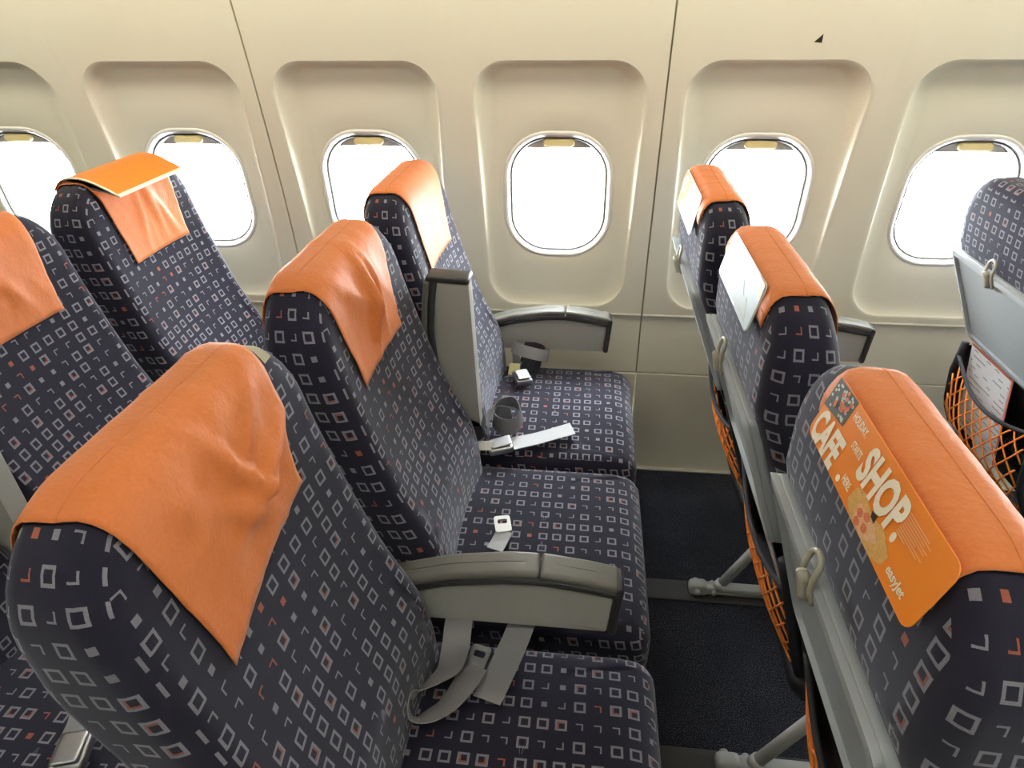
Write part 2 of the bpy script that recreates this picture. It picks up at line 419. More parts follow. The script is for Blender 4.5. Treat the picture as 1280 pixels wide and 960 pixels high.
for k, n0 in enumerate((-5, -3, -1, 1, 3)):
    mb = MB(); xa, xb = XW+(n0-0.5)*WP, XW+(n0+1.5)*WP; gap = 0.0024
    window_cell(mb, XW+n0*WP); window_cell(mb, XW+(n0+1)*WP)
    strip(mb, xa, xb, prof_low); strip(mb, xa, xb, prof_up)
    # outer edges pulled in for the seam and returned backwards
    vs = []
    for v in mb.v:
        x, y, z = v
        if abs(x-xa) < 0.002: x = xa+gap
        if abs(x-xb) < 0.002: x = xb-gap
        vs.append((x, y, z))
    mb.v = vs
    for xe in (xa+gap, xb-gap):
        pr = sorted({(y, z) for (x, y, z) in vs if abs(x-xe) < 1e-6 and z > 0.3}, key=lambda q: q[1])
        e = []; f = []
        for y, z in pr: e += [(xe, y, z), (xe, y+0.02, z)]
        for i in range(len(pr)-1): f.append((2*i, 2*i+1, 2*i+3, 2*i+2))
        mb.add(e, f)
    o = mb.build(panel_name(k), MT['wall'], None, True, None, (0, 0, 0), 50); tag(o, kind='structure')
    md = MB(); strip(md, xa+0.0012, xb-0.0012, prof_dado)
    tag(md.build('wall_left_dado' if k == 0 else 'wall_left_dado.%03d' % k, MT['dado'], None, True, None, (0, 0, 0), 40), kind='structure')
    if k:
        ms = MB()
        prs = [(1.938, 0.0), (1.938, 0.372)]+[(wall_y(max(z, 0.42))+0.007, z) for z in (0.373, 0.5, 0.7, 0.9, 1.0, 1.1, 1.2, 1.3, 1.4, 1.5, 1.6, 1.75)]
        strip(ms, xa-0.006, xa+0.006, prs[1:]); strip(ms, xa-0.05, xa+0.05, [(1.937, 0.0), (1.937, 0.3722)])
        tag(ms.build('trim_%d' % k, MT['seal']), kind='structure')
# a dark liner behind the gap at the dado
ml = MB(); strip(ml, -2.9, 2.5, [(1.938, 0.36), (1.938, 0.40)]); tag(ml.build('trim_8', MT['seal']), kind='structure')
mf = MB(); pillow((-2.9, 2.5), (1.905, 1.922), (0.0, 0.006), 0.001, 0.002, 'xyz', mb=mf, ns=2, nc=2, nr=2, cap=2)
tag(mf.build('baseboard_left', MT['steel']), kind='structure')

def ring_solid(prof, mb, xc):
    """revolve a small profile (inset, y offset) round the window outline"""
    NS, NC = 10, 10; rings = []
    for ins, d in prof: rings.append([(xc+p[0], recess_y(p[1])+d, p[1]) for p in rrect(WIN[0], WIN[1], WIN[2], WIN[3], (WIN[4],)*4, ins, NS, NC)])
    n = len(rings[0]); vs = [p for r in rings for p in r]; fs = []; K = len(rings)
    for k in range(K):
        for i in range(n):
            j = (i+1) % n; k2 = (k+1) % K; fs.append((k*n+i, k*n+j, k2*n+j, k2*n+i))
    mb.add(vs, fs)
def build_window(idx, xc):
    w = MB()
    ring_solid([(-0.009, 0.010), (-0.009, 0.001), (-0.006, -0.002), (-0.002, -0.002), (0.004, 0.003), (0.0090, 0.010), (0.0115, 0.020), (0.0, 0.020)], w, xc)
    root = w.build('window_%d' % idx, MT['bezel'], None, True, None, (xc, 0, 0), 50); root.location = (xc, 0, 0); tag(root, kind='structure')
    o3 = (xc, 0, 0)
    g_ = MB(); ring_solid([(0.0101, 0.014), (0.0101, 0.0092), (0.0112, 0.0085), (0.0124, 0.0092), (0.0124, 0.018), (0.0101, 0.018)], g_, xc); g_.build('gasket', MT['gasket'], root, True, None, o3, 50)
    f2 = MB(); ring_solid([(0.0115, 0.020), (0.0125, 0.013), (0.016, 0.018), (0.020, 0.028), (0.0225, 0.042), (0.010, 0.045)], f2, xc); f2.build('inner_frame', MT['reveal'], root, True, None, o3, 50)
    p = MB(); pts = rrect(WIN[0], WIN[1], WIN[2], WIN[3], (WIN[4],)*4, 0.012, 10, 10)
    p.add([(xc+a, recess_y(b)+0.040, b) for a, b in pts], [tuple(range(len(pts)))]); p.build('pane', MT['pane'], root, False, None, o3)
    # the raised shade: its lower lip shows under the top of the frame
    sh = MB(); top = WIN[3]-0.012
    N = 24; vs = []; fs = []
    for layer, dy in ((0, 0.022), (1, 0.029)):
        for i in range(N+1):
            x = -0.098+0.196*i/N; e = max(0, abs(x)-0.028)/0.0835
            zt = top-0.103*(1-math.sqrt(max(0, 1-min(1, e)**2))) if abs(x) > 0.028 else top
            zb = WIN[3]-0.040
            zt = max(zt, zb+0.0005)
            vs += [(xc+x, recess_y(zt)+dy, zt), (xc+x, recess_y(zb)+dy, zb)]
    m = 2*(N+1)
    for i in range(N):
        fs += [(2*i, 2*i+1, 2*i+3, 2*i+2), (m+2*i, m+2*i+2, m+2*i+3, m+2*i+1), (2*i+1, m+2*i+1, m+2*i+3, 2*i+3), (2*i, 2*i+2, m+2*i+2, m+2*i)]
    sh.add(vs, fs); so = sh.build('shade', MT['shade'], root, False, None, o3)
    t = MB(); zc = WIN[3]-0.024
    pillow((xc-0.042, xc+0.042), (zc-0.010, zc+0.010), (recess_y(zc)+0.006, recess_y(zc)+0.0225), 0.0095, 0.004, 'xzy', mb=t, ns=4, nc=5, nr=3, cap=3)
    t.build('shade_handle', MT['tab'], so, True, None, o3, 50)
for i, n in enumerate(range(-5, 5)): build_window(i+1, XW+n*WP)

fl = MB(); pillow((-3.0, 2.6), (-1.80, 1.925), (-0.03, 0.0), 0.001, 0.001, 'xyz', mb=fl, ns=2, nc=1, nr=1, cap=2); tag(fl.build('floor', MT['carpet'], None, False), kind='structure')
cl = MB(); strip(cl, -3.0, 2.6, [(wall_y(1.75), 1.75), (1.60, 1.74), (1.22, 1.69), (1.12, 1.74), (1.05, 1.95), (0.85, 2.10), (0.5, 2.16), (-0.34, 2.16), (-0.69, 2.10), (-0.89, 1.95), (-0.96, 1.74), (-1.06, 1.69), (-1.6, 1.74)])
tag(cl.build('ceiling', MT['ceil'], None, True, None, (0, 0, 0), 35), kind='structure')
wr = MB(); strip(wr, -3.0, 2.6, [(-1.6, 1.74), (-1.70, 1.4), (-1.75, 1.1), (-1.78, 0.6), (-1.78, 0.0)]); tag(wr.build('wall_right', MT['wall'], None, True), kind='structure')  # unseen opposite side, left plain and windowless, put in only to bounce light
for nm, x in (('light_stop_front', 2.6), ('light_stop_back', -3.0)):  # unseen end walls, added across the long cabin to keep sky light from leaking in
    w = MB(); w.add([(x, -1.80, 0), (x, 1.95, 0), (x, 1.95, 2.2), (x, -1.80, 2.2)], [(0, 1, 2, 3)]); tag(w.build(nm, MT['ceil'], None, False), kind='structure')
for k, y in enumerate((1.363, 0.870)):
    t = MB(); pillow((-2.9, 2.5), (y-0.036, y+0.036), (0.0, 0.006), 0.001, 0.004, 'xyz', mb=t, ns=3, nc=1, nr=3, cap=2)
    tag(t.build('trim_%d' % (5+k), MT['track']), kind='structure')

# cabin lamps: a ceiling strip over the aisle and a wash strip along the side wall below the bins
def lamp(name, label, loc, size, sy, watts, colr, rot):
    root = empty(name, loc); tag(root, label, 'light')
    hb = MB(); pillow((-size/2-0.01, size/2+0.01), (-sy/2-0.01, sy/2+0.01), (0.004, 0.02), 0.008, 0.004, 'xyz', mb=hb, ns=3, nc=3, nr=2, cap=2)
    a = hb.build('housing', MT['ceil'], root)
    dm = MB(); pillow((-size/2, size/2), (-sy/2, sy/2), (0.0, 0.005), 0.006, 0.002, 'xyz', mb=dm, ns=3, nc=3, nr=2, cap=2)
    d = dm.build('diffuser', emit_mat(name+'_diffuser', colr, 2.0), root)
    ld = bpy.data.lights.new(name+'_lamp', 'AREA'); ld.shape = 'RECTANGLE'; ld.size = size; ld.size_y = sy; ld.energy = watts; ld.color = colr
    lo = bpy.data.objects.new('lamp', ld); link(lo, root); lo.location = (0, 0, -0.006)
    root.rotation_euler = rot
    return root
lamp('ceiling_light', 'long warm ceiling light strip running above the aisle', (-0.2, 0.08, 2.138), 5.2, 0.30, CEIL_W, CEIL_C, (0, 0, 0))
lamp('wall_light', 'long warm light strip under the bins along the window wall', (-0.2, 1.50, 1.700), 5.2, 0.16, WASH_W, WASH_C, (math.radians(8), 0, 0))

# ------------------------------------------------------------------ seats
FRONT = [(0.38, -0.365), (0.46, -0.372), (0.53, -0.382), (0.60, -0.398), (0.715, -0.445), (0.80, -0.474), (0.88, -0.498), (0.95, -0.518), (1.02, -0.535), (1.10, -0.555)]
BACK = [(0.38, -0.435), (0.46, -0.466), (0.60, -0.514), (0.70, -0.552), (0.80, -0.590), (0.88, -0.624), (0.91, -0.634), (0.97, -0.636), (1.10, -0.632)]
ZTOP = 1.083
def back_fn(x, y, z):
    # x is the thickness coordinate 0 (rear) .. 0.14 (front)
    s = x/0.14; xf, xb = interp(FRONT, z), interp(BACK, z)
    v = xb+(xf-xb)*s
    if s > 0.5:      # shallow dish between the side bolsters
        e = min(1, abs(y)/0.20); v -= 0.016*(1-e*e)*max(0, min(1, (1.03-z)/0.15))*(s-0.5)*2
        v += 0.008*math.exp(-((z-0.58)/0.09)**2)
    return (v, y, z)
def table_x(z): return interp([(0.36, -0.440), (0.60, -0.534), (0.90, -0.645)], z)

def pocket_x(z, full):
    a = interp([(0.26, -0.455), (0.30, -0.490), (0.36, -0.535), (0.43, -0.562), (0.53, -0.567), (0.62, -0.553)], z)
    b = interp([(0.26, -0.415), (0.36, -0.452), (0.60, -0.524), (0.62, -0.531)], z)
    return a*full+b*(1-full)
def make_pocket(root, full):
    # literature pocket: dark backing, bound mouth, orange net
    def px(z): return pocket_x(z, full)
    def pk(y, z):        # bulged surface of the pocket
        e = 1-(abs(y)/0.20)**2.5; t = max(0, min(1, (z-0.28)/0.30))
        return px(z)-0.030*e*math.sin(PI*t)-0.004
    pb = MB(); N1, N2 = 12, 10; vs = []; fs = []
    cols = [(-0.196, 0), (-0.198, 0.5), (-0.197, 1)]+[(-0.195+0.39*i/N1, 1) for i in range(1, N1)]+[(0.197, 1), (0.198, 0.5), (0.196, 0)]
    nc_ = len(cols)
    for j in range(N2+1):
        z = 0.28+0.33*j/N2; xb = interp([(0.28, -0.41), (0.36, -0.428), (0.62, -0.530)], z)
        for y, t in cols: vs.append((px(z)+(xb-px(z))*t, y, z))
    for j in range(N2):
        for i in range(nc_-1): a = j*nc_+i; fs.append((a, a+1, a+nc_+1, a+nc_))
    pb.add(vs, fs); po = pb.build('seat_pocket', MT['darkcloth'], root)
    mo = MB()
    def mz(y): return (0.580 if full else 0.545)-0.045*(1-(abs(y)/0.195)**2)
    tube([(pk(y, mz(y)), y, mz(y)) for y in [-0.195+0.39*i/20 for i in range(21)]], 0.0055, mo)
    for sy_ in (-0.197, 0.197): tube([(px(z), sy_, z) for z in [0.27+0.35*i/12 for i in range(13)]], 0.010, mo)
    mo.build('pocket_binding', MT['darkcloth'], po)
    nt = MB(); NX = 9; NZ = 14
    def npnt(u, v):
        y = -0.19+0.38*u; zt = mz(y); z = 0.285+(zt-0.285)*v; return (pk(y, z), y, z)
    for d in (1, -1):
        for k in range(-5, NX+6):
            pts = []
            for j in range(NZ+1):
                v = j/NZ; u = k/NX+d*(v-0.5)*0.55
                if -0.001 <= u <= 1.001: pts.append(npnt(u, v))
            if len(pts) > 2: tube(pts, 0.0024, nt, 5)
    nt.build('pocket_net', MT['net'], po)
    return po
def make_seat():
    root = empty('airplane_seat', (0, 0, 0))
    # cushion
    def cush(x, y, z):
        e = 1-min(1, abs(y)/0.24)**2; t = max(0, min(1, (z-0.40)/0.06))
        z += t*(0.012*e+0.010*(x+0.2)*(-0.6)) 
        z -= 0.025*max(0, (x+0.07)/0.07)**2*t
        return (x, y, z)
    pillow((-0.43, 0.0), (-0.241, 0.241), (0.335, 0.458), (0.035, 0.02, 0.02, 0.035), 0.034, 'xyz', cush, 14, 6, 5, 8, bot=0.02).build('cushion', MT['fabric'], root, True, 'box')
    pillow((-0.46, -0.03), (-0.225, 0.225), (0.295, 0.336), 0.03, 0.012, 'xyz', None, 6, 4, 3, 3).build('seat_pan', MT['dark'], root)
    # backrest
    bk = pillow((-0.222, 0.222), (0.38, ZTOP), (0.0, 0.14), (0.105, 0.105, 0.03, 0.03), 0.040, 'yzx', back_fn, 26, 9, 6, 10, band=0.95).build('backrest', MT['fabric'], root, True, 'box')
    # plastic rear shell with rounded corners
    def shell(x, y, z): return (interp(BACK, z)-0.004+x+(-0.012 if x < 0 else 0), y, z)
    pillow((-0.206, 0.206), (0.36, 0.875), (-0.026, 0.035), (0.03, 0.03, 0.05, 0.05), 0.010, 'yzx', lambda x, y, z: ((table_x(z)+0.026 if x < 0.003 else interp(BACK, z)+0.02), y, z), 16, 5, 3, 6).build('back_shell', MT['shell'], root, True, None, (0, 0, 0), 45)
    # tray table
    tt = pillow((-0.196, 0.196), (0.640, 0.893), (0.0, 0.020), (0.014, 0.014, 0.03, 0.03), 0.006, 'yzx', lambda x, y, z: (table_x(z)+x, y, z), 10, 5, 3, 5).build('tray_table', MT['table'], root, True, None, (0, 0, 0), 45)
    rim = MB()
    A = rrect(-0.196, 0.196, 0.640, 0.893, (0.014, 0.014, 0.03, 0.03), 0, 10, 5); B = rrect(-0.196, 0.196, 0.640, 0.893, (0.014, 0.014, 0.03, 0.03), 0.014, 10, 5)
    n = len(A); vs = []
    for pts, d in ((A, 0.002), (A, -0.007), (B, -0.009), (B, 0.002)): vs += [(table_x(b)+d, a, b) for a, b in pts]
    rim.add(vs, [(k*n+i, k*n+(i+1) % n, ((k+1) % 4)*n+(i+1) % n, ((k+1) % 4)*n+i) for k in range(4) for i in range(n)])
    rim.build('table_rim', MT['tablerim'], tt, True, None, (0, 0, 0), 40)
    # latch
    la = MB(); xl = table_x(0.893)
    A = [(table_x(min(b, 0.893))-0.010+0.006*max(0, (b-0.905)/0.03), a, b) for a, b in rrect(-0.0145, 0.0145, 0.864, 0.930, (0.014,)*4, 0, 3, 6)]
    tube(A, 0.0036, la, 8, closed=True)
    lo = la.build('latch', MT['latch'], root, True, None, (0, 0, 0), 50)
    kb = MB(); pillow((-0.009, 0.009), (0.864, 0.906), (xl-0.020, xl-0.006), 0.010, 0.005, 'yzx', lambda x, y, z: (x+(0.893-z)*0.25, y, z), 3, 6, 3, 3, mb=kb); kb.build('knob', MT['latch'], lo)
    make_pocket(root, 0.0)
    return root
SEAT = make_seat()

def cover_path(lo_front, lo_back):
    """points round the headrest in side view: (x, z, nx, nz)"""
    out = []; zc = ZTOP-0.055
    xm = (interp(FRONT, zc)+interp(BACK, zc))/2
    n = 6
    for i in range(n): z = lo_back+(zc-lo_back)*i/n; out.append(((interp(FRONT, z)+interp(BACK, z))/2, z, -1, 0))
    for i in range(17):
        a = PI-PI*i/16; out.append((xm, zc, math.cos(a), math.sin(a)))
    n = 16
    for i in range(1, n+1): z = zc+(lo_front-zc)*i/n; out.append(((interp(FRONT, z)+interp(BACK, z))/2, z, 1, 0))
    return out
def bvh_of(o):
    dg = [v.co.copy() for v in o.data.vertices]; return BVHTree.FromPolygons(dg, [tuple(p.vertices) for p in o.data.polygons])
BACKMESH = [c for c in SEAT.children if c.name.startswith('backrest')][0]
BV = bvh_of(BACKMESH)
def surf(x, z, nx, nz, y, off):
    n = Vector((nx, 0, nz)).normalized(); o = Vector((x, y, z))+n*0.3
    h = BV.ray_cast(o, -n, 0.6)
    if h[0] is None: return Vector((x, y, z))+n*0.05
    return h[0]+n*off
def make_cover(parent, seed, folds, wt=0.31, wf=0.24, lf=0.885, lb=0.985, skew=0.0, yo=0.0, loose=0.004):
    path = cover_path(lf, lb); NY = 44; vs = []; fs = []
    K = len(path)
    for k, (x, z, nx, nz) in enumerate(path):
        t = max(0, (k-14)/(K-15))     # 0 on top, 1 at the front hem
        w = wt+(wf-wt)*min(1, t*1.15)
        for i in range(NY+1):
            u = i/NY-0.5; y = yo+u*w
            zz = z + (skew*u*t if nx > 0.9 else 0)
            p = surf(x, zz, nx, nz, y, 0.0045)
            n = Vector((nx, 0, nz))
            h = 0.0
            for (fy, fz, ang, wd, am) in folds:
                d = (y-fy)*math.cos(ang)+(p.z-fz)*math.sin(ang); l = -(y-fy)*math.sin(ang)+(p.z-fz)*math.cos(ang)
                h += am*math.exp(-(d/wd)**2)*math.exp(-(l/0.07)**2)
            h += 0.5*loose*abs(noise.noise(Vector((y*25+seed*3, p.z*25, 7.0))))+loose*max(0, noise.noise(Vector((y*14+seed, p.z*11, seed*1.7))))+0.25*loose*noise.noise(Vector((y*40+seed, p.z*34, 3.0)))
            h *= min(1, 0.3+t*2)
            p = p+n*max(0, h)
            vs.append(p); 
    m = NY+1
    for k in range(K-1):
        for i in range(NY): fs.append((k*m+i, k*m+i+1, (k+1)*m+i+1, (k+1)*m+i))
    mb = MB().add(vs, fs)
    o = mb.build('headrest_cover', MT['cover'], parent)
    so = o.modifiers.new('thickness', 'SOLIDIFY'); so.thickness = 0.0014; so.offset = 1
    # stitched hem lines along the top edges
    sm = MB()
    for k in (8, 14):
        tube([Vector(vs[k*m+i])+Vector((path[k][2], 0, path[k][3]))*0.0012 for i in range(0, NY+1, 2)], 0.0012, sm, 5)
    sm.build('seam', MT['cover'], o)
    return o
def make_velcro(parent, side, a=6, b=20, w0=0.150, w1=0.176):
    vs = []; fs = []; path = cover_path(0.95, 1.0)[a:b]
    for k, (x, z, nx, nz) in enumerate(path):
        for y in (side*w0, side*w1): vs.append(surf(x, z, nx, nz, y, 0.002))
    for k in range(len(path)-1): fs.append((2*k, 2*k+1, 2*k+3, 2*k+2))
    MB().add(vs, fs).build('velcro_strip', MT['velcro'], parent)

# armrest -----------------------------------------------------------
def make_armrest(parent, y, raised=False):
    e = empty('armrest', (-0.425 if raised else -0.455, y, 0.555 if raised else 0.580)); e.parent = parent
    L = 0.385
    def topz(x): return interp([(0, 0.018), (0.10, 0.050), (0.20, 0.066), (0.26, 0.067), (0.33, 0.058), (0.39, 0.046)], x)
    def arch(x, y_, z): return (x, y_, topz(x)+z)
    pillow((0.0, 0.252), (-0.026, 0.026), (-0.015, 0.0), 0.008, 0.006, 'xyz', arch, 12, 3, 3, 3).build('arm_pad', MT['arm'], e, True, None, (0, 0, 0), 50)
    pillow((0.2535, L-0.004), (-0.026, 0.026), (-0.015, 0.0), (0.007, 0.004, 0.004, 0.007), 0.006, 'xyz', arch, 8, 4, 3, 3).build('control_cap', MT['arm'], e, True, None, (0, 0, 0), 50)
    def nose(x, y_, z):
        return (x+(-0.010)*max(0, (-z)/0.12)**1.0, y_, z+topz(min(x, L)))
    pillow((L-0.008, L+0.006), (-0.096 if raised else -0.112, -0.003), (-0.0258, 0.0258), (0.008, 0.004, 0.004, 0.006), 0.005, 'xzy', nose, 6, 4, 3, 3).build('nose_cap', MT['armdark'], e, True, None, (0, 0, 0), 50)
    def lip(x, y_, z): return (x, y_, topz(x)-0.013+z)
    pillow((0.01, L-0.004), (-0.0255, 0.0255), (-0.016, 0.0), 0.004, 0.004, 'xyz', lip, 14, 3, 2, 3).build('dark_lip', MT['armdark'], e, True, None, (0, 0, 0), 50)
    def side(x, y_, z):
        lo_ = -0.046 if raised else -0.062
        return (x-0.008*(1-z)*x/L, y_, lo_+(topz(x)-0.025-lo_)*z)
    pillow((0.01, L-0.010), (0.0, 1.0), (-0.020, 0.020), 0.005, 0.004, 'xzy', side, 14, 3, 2, 3).build('side_panel', MT['armside'], e, True, None, (0, 0, 0), 50)
    tube([(0, -0.02, -0.02), (0, 0.02, -0.02)], 0.032, None, 20).build('pivot', MT['armdark'], e, True, None, (0, 0, 0), 40)
    if raised: e.rotation_euler = (0, math.radians(-92), 0)
    return e

# place the seats ----------------------------------------------------
seats = {}
LAB = {
 ('main', 'aisle'): 'dark patterned seat with the biggest wrinkled orange cover, nearest the camera at bottom left',
 ('main', 'middle'): 'dark patterned seat with a deep crease down its orange cover, between two armrests',
 ('main', 'window'): 'dark patterned window seat with a smooth shiny orange cover beside the raised armrest',
 ('back', 'window'): 'dark patterned window seat behind, an orange card flipped over the front of its headrest',
 ('back', 'middle'): 'dark patterned seat cut by the left picture edge, orange cover hanging on its front',
 ('back', 'aisle'): 'dark patterned seat whose cushion shows at the bottom left corner behind the nearest backrest',
 ('front', 'aisle'): 'dark patterned seat seen from behind, its headrest carrying the café and shop leaflet',
 ('front', 'middle'): 'dark patterned seat seen from behind with a pale landscape leaflet on its headrest',
 ('front', 'window'): 'dark patterned window seat seen from behind with an orange and white leaflet, under the window',
 ('far', 'window'): 'dark patterned seat at the right picture edge with grey tray table and filled net pocket',
}
first = True
for key, lab in LAB.items():
    o = SEAT if first else copy_tree(SEAT); first = False
    o.location = (ROWX[key[0]], SEATY[key[1]], 0)
    tag(o, lab, 'seat', 'patterned airplane seats'); seats[key] = o
def recline(o, d):
    piv = Vector((-0.42, 0, 0.45)); R = Matrix.Rotation(-d, 3, 'Y')
    for c in o.children:
        if c.name.split('.')[0] in ('backrest', 'back_shell', 'tray_table', 'latch', 'seat_pocket', 'headrest_cover'):
            c.rotation_euler = (0, -d, 0); c.location = piv-R@piv
def part(o, name): return [c for c in o.children if c.name.split('.')[0] == name][0]

TILT = {('far', 'window'): 0.085, ('front', 'aisle'): -0.05, ('front', 'middle'): -0.02, ('front', 'window'): 0.02}
FOLDS = {
 ('main', 'aisle'): [(0.01, 0.99, 0.45, 0.012, 0.012), (0.05, 1.02, -0.8, 0.008, 0.006), (0.035, 1.01, -0.8, 0.006, 0.005), (0.03, 0.965, -1.15, 0.012, 0.014), (-0.01, 0.955, 0.8, 0.012, 0.008), (0.075, 0.985, -1.2, 0.02, 0.012), (0.0, 1.03, -0.5, 0.006, 0.004), (0.08, 1.03, -0.6, 0.007, 0.004), (-0.08, 1.01, 0.2, 0.02, 0.005)],
 ('main', 'middle'): [(-0.02, 0.99, -0.12, 0.013, 0.028), (0.02, 1.0, 0.15, 0.012, 0.016), (-0.07, 1.02, 0.9, 0.018, 0.010), (0.05, 1.02, 0.5, 0.02, 0.006)],
 ('main', 'window'): [(0.02, 1.0, 0.3, 0.03, 0.003)],
 ('back', 'window'): [(0.02, 1.0, 0.2, 0.012, 0.009), (-0.03, 0.99, -0.2, 0.012, 0.008), (0.05, 0.98, 0.4, 0.014, 0.008)],
 ('back', 'middle'): [(0.03, 0.97, 0.4, 0.02, 0.006)],
}
for key, o in seats.items():
    fo = FOLDS.get(key, [(0.0, 1.0, 0.3, 0.03, 0.003)])
    lb = 1.058 if key[0] in ('front', 'far') else 0.985
    lf = 0.878 if key == ('main', 'aisle') else 0.888
    if key[0] == 'far':      # a stuffed pocket on this one
        old = part(o, 'seat_pocket')
        for c in list(old.children): bpy.data.objects.remove(c)
        bpy.data.objects.remove(old); make_pocket(o, 1.0)
        recline(o, TILT[key]); continue
    make_cover(o, sum(map(ord, key[0]+key[1])) % 17+0.3, fo, lf=lf, lb=lb, loose=0.001 if key == ('main', 'window') else 0.004, wt=0.29 if key[0] == 'back' or key == ('front', 'aisle') else 0.315, skew=0.05 if key == ('main', 'aisle') else 0.0, yo={('front', 'aisle'): -0.014, ('main', 'middle'): -0.018, ('main', 'aisle'): -0.010}.get(key, 0.0))
    if key == ('main', 'aisle'): make_velcro(o, 1)
    if key == ('front', 'middle'): make_velcro(o, -1, 13, 18, 0.150, 0.186)
    if TILT.get(key): recline(o, TILT[key])
    # armrests: each on the seat that carries it
make_armrest(seats[('main', 'window')], P/2-0.003)
make_armrest(seats[('main', 'middle')], P/2, True)
make_armrest(seats[('main', 'aisle')], P/2)
make_armrest(seats[('back', 'aisle')], P/2, True)
make_armrest(seats[('back', 'middle')], P/2)
make_armrest(seats[('front', 'window')], P/2-0.003)
make_armrest(seats[('front', 'middle')], P/2)
make_armrest(seats[('front', 'aisle')], P/2, True)

# seat frames on the floor -------------------------------------------
def make_frame():
    root = empty('seat_frame', (0, 0, 0))
    y0, y1 = 0.37, 1.79
    for x in (-0.12, -0.36): tube([(x, y0, 0.272), (x, y1, 0.272)], 0.022, None, 14).build('beam', MT['frame'], root)
    for y in (1.363, 0.870):
        lg = MB()
        pillow((-0.545, -0.05), (0.008, 0.034), (y-0.014, y+0.014), 0.010, 0.004, 'xzy', None, 8, 3, 2, 2, mb=lg)
        lo = lg.build('leg', MT['frame'], root)
        ft = MB(); pillow((-0.556, -0.505), (0.004, 0.040), (y-0.016, y+0.016), 0.014, 0.005, 'xzy', None, 3, 5, 2, 2, mb=ft)
        tube([(-0.535, y-0.026, 0.022), (-0.535, y+0.026, 0.022)], 0.009, ft, 10); tube([(-0.49, y-0.022, 0.022), (-0.49, y+0.022, 0.022)], 0.007, ft, 10)
        ft.build('rear_foot', MT['frame'], lo)
        st = MB(); tube([(-0.475, y, 0.030), (-0.36, y, 0.258)], 0.0135, st, 14); tube([(-0.478, y, 0.026), (-0.468, y, 0.044)], 0.0165, st, 14); st.build('strut', MT['frame'], lo)
        fr = MB(); tube([(-0.085, y, 0.02), (-0.12, y, 0.26)], 0.016, fr, 14); fr.build('front_post', MT['frame'], lo)
    return root
FR = make_frame(); first = True
for rk, lb in (('main', 'grey metal seat frame under the main row of three seats'), ('front', 'grey metal seat frame with rear foot and strut on the carpet, under the next row'),
               ('back', 'grey metal seat frame under the row behind at left'), ('far', 'grey metal seat frame under the farthest right row')):
    f = FR if first else copy_tree(FR); first = False
    f.location = (ROWX[rk], 0, 0); tag(f, lb, 'seat frame', 'metal frames under the seat rows')

# ------------------------------------------------------------------ belts
CT = 0.478
def lc(key): o = seats[key]; return (o.location.x, o.location.y, 0)
def buckle(parent, c, d, off, tagc=None, name='buckle'):
    c = Vector(c)-Vector(off); mb = MB(); d = Vector(d).normalized(); s = Vector((0, 0, 1)).cross(d).normalized(); n = d.cross(s)
    def fn(x, y, z): return tuple(c+d*x+s*y+n*z)
    pillow((-0.030, 0.030), (-0.024, 0.024), (-0.008, 0.010), 0.006, 0.005, 'xyz', fn, 4, 3, 3, 3, mb=mb)
    pillow((-0.024, 0.028), (-0.019, 0.019), (0.010, 0.0145), 0.005, 0.003, 'xyz', lambda x, y, z: fn(x, y, z+(x+0.02)*0.08), 4, 3, 3, 3, mb=mb)
    b = mb.build(name, MT['metal'], parent, True, None, (0, 0, 0), 45)
    return b
def tongue(parent, c, d, off):
    c = Vector(c)-Vector(off); mb = MB(); d = Vector(d).normalized(); s = Vector((0, 0, 1)).cross(d).normalized(); n = d.cross(s)
    A = rrect(-0.020, 0.024, -0.017, 0.017, (0.006,)*4, 0, 4, 4); B = rrect(0.002, 0.014, -0.010, 0.010, (0.003,)*4, 0, 4, 4); m = len(A); vs = []
    for pts, z in ((A, 0), (A, 0.0035), (B, 0.0035), (B, 0)): vs += [c+d*a+s*b+n*z for a, b in pts]
    mb.add(vs, [(k*m+i, k*m+(i+1) % m, ((k+1) % 4)*m+(i+1) % m, ((k+1) % 4)*m+i) for k in range(4) for i in range(m)])
    return mb.build('buckle_tongue', MT['metal'], parent, True, None, (0, 0, 0), 45)
def flat_tag(parent, c, e1, e2, w, h, mat, off):
    c = Vector(c)-Vector(off); e1 = Vector(e1).normalized(); e2 = Vector(e2).normalized(); n = e1.cross(e2)
    mb = MB(); pillow((-w/2, w/2), (-h/2, h/2), (-0.0008, 0.0008), 0.003, 0.0004, 'xyz', lambda x, y, z: tuple(c+e1*x+e2*y+n*z), 3, 3, 1, 2, mb=mb)
    return mb.build('label_tag', mat, parent, True, None, (0, 0, 0), 40)
BW = 0.047
# aisle seat: a big loop and a folded tail
k = ('main', 'aisle'); of = lc(k); s0 = seats[k]
b1 = ribbon('seat_belt', [(-0.190, 0.792, 0.478), (-0.188, 0.782, 0.515), (-0.187, 0.762, 0.520), (-0.186, 0.726, 0.508), (-0.190, 0.690, 0.503), (-0.208, 0.665, 0.505), (-0.226, 0.643, 0.508), (-0.238, 0.622, 0.503), (-0.230, 0.604, 0.496), (-0.208, 0.610, 0.494), (-0.182, 0.632, 0.494), (-0.163, 0.668, 0.494), (-0.150, 0.708, 0.492)],
            [(1, .1, 0), (1, .1, 0), (1, .1, 0), (1, .05, .1), (.85, -.3, .35), (.55, -.55, .6), (.3, -.5, .8), (.1, .1, 1), (-.05, -.6, .8), (.3, -.75, .55), (.55, -.65, .45), (.8, -.5, .3), (.9, -.4, .1)], BW, MT['webbing'], s0, off=of)
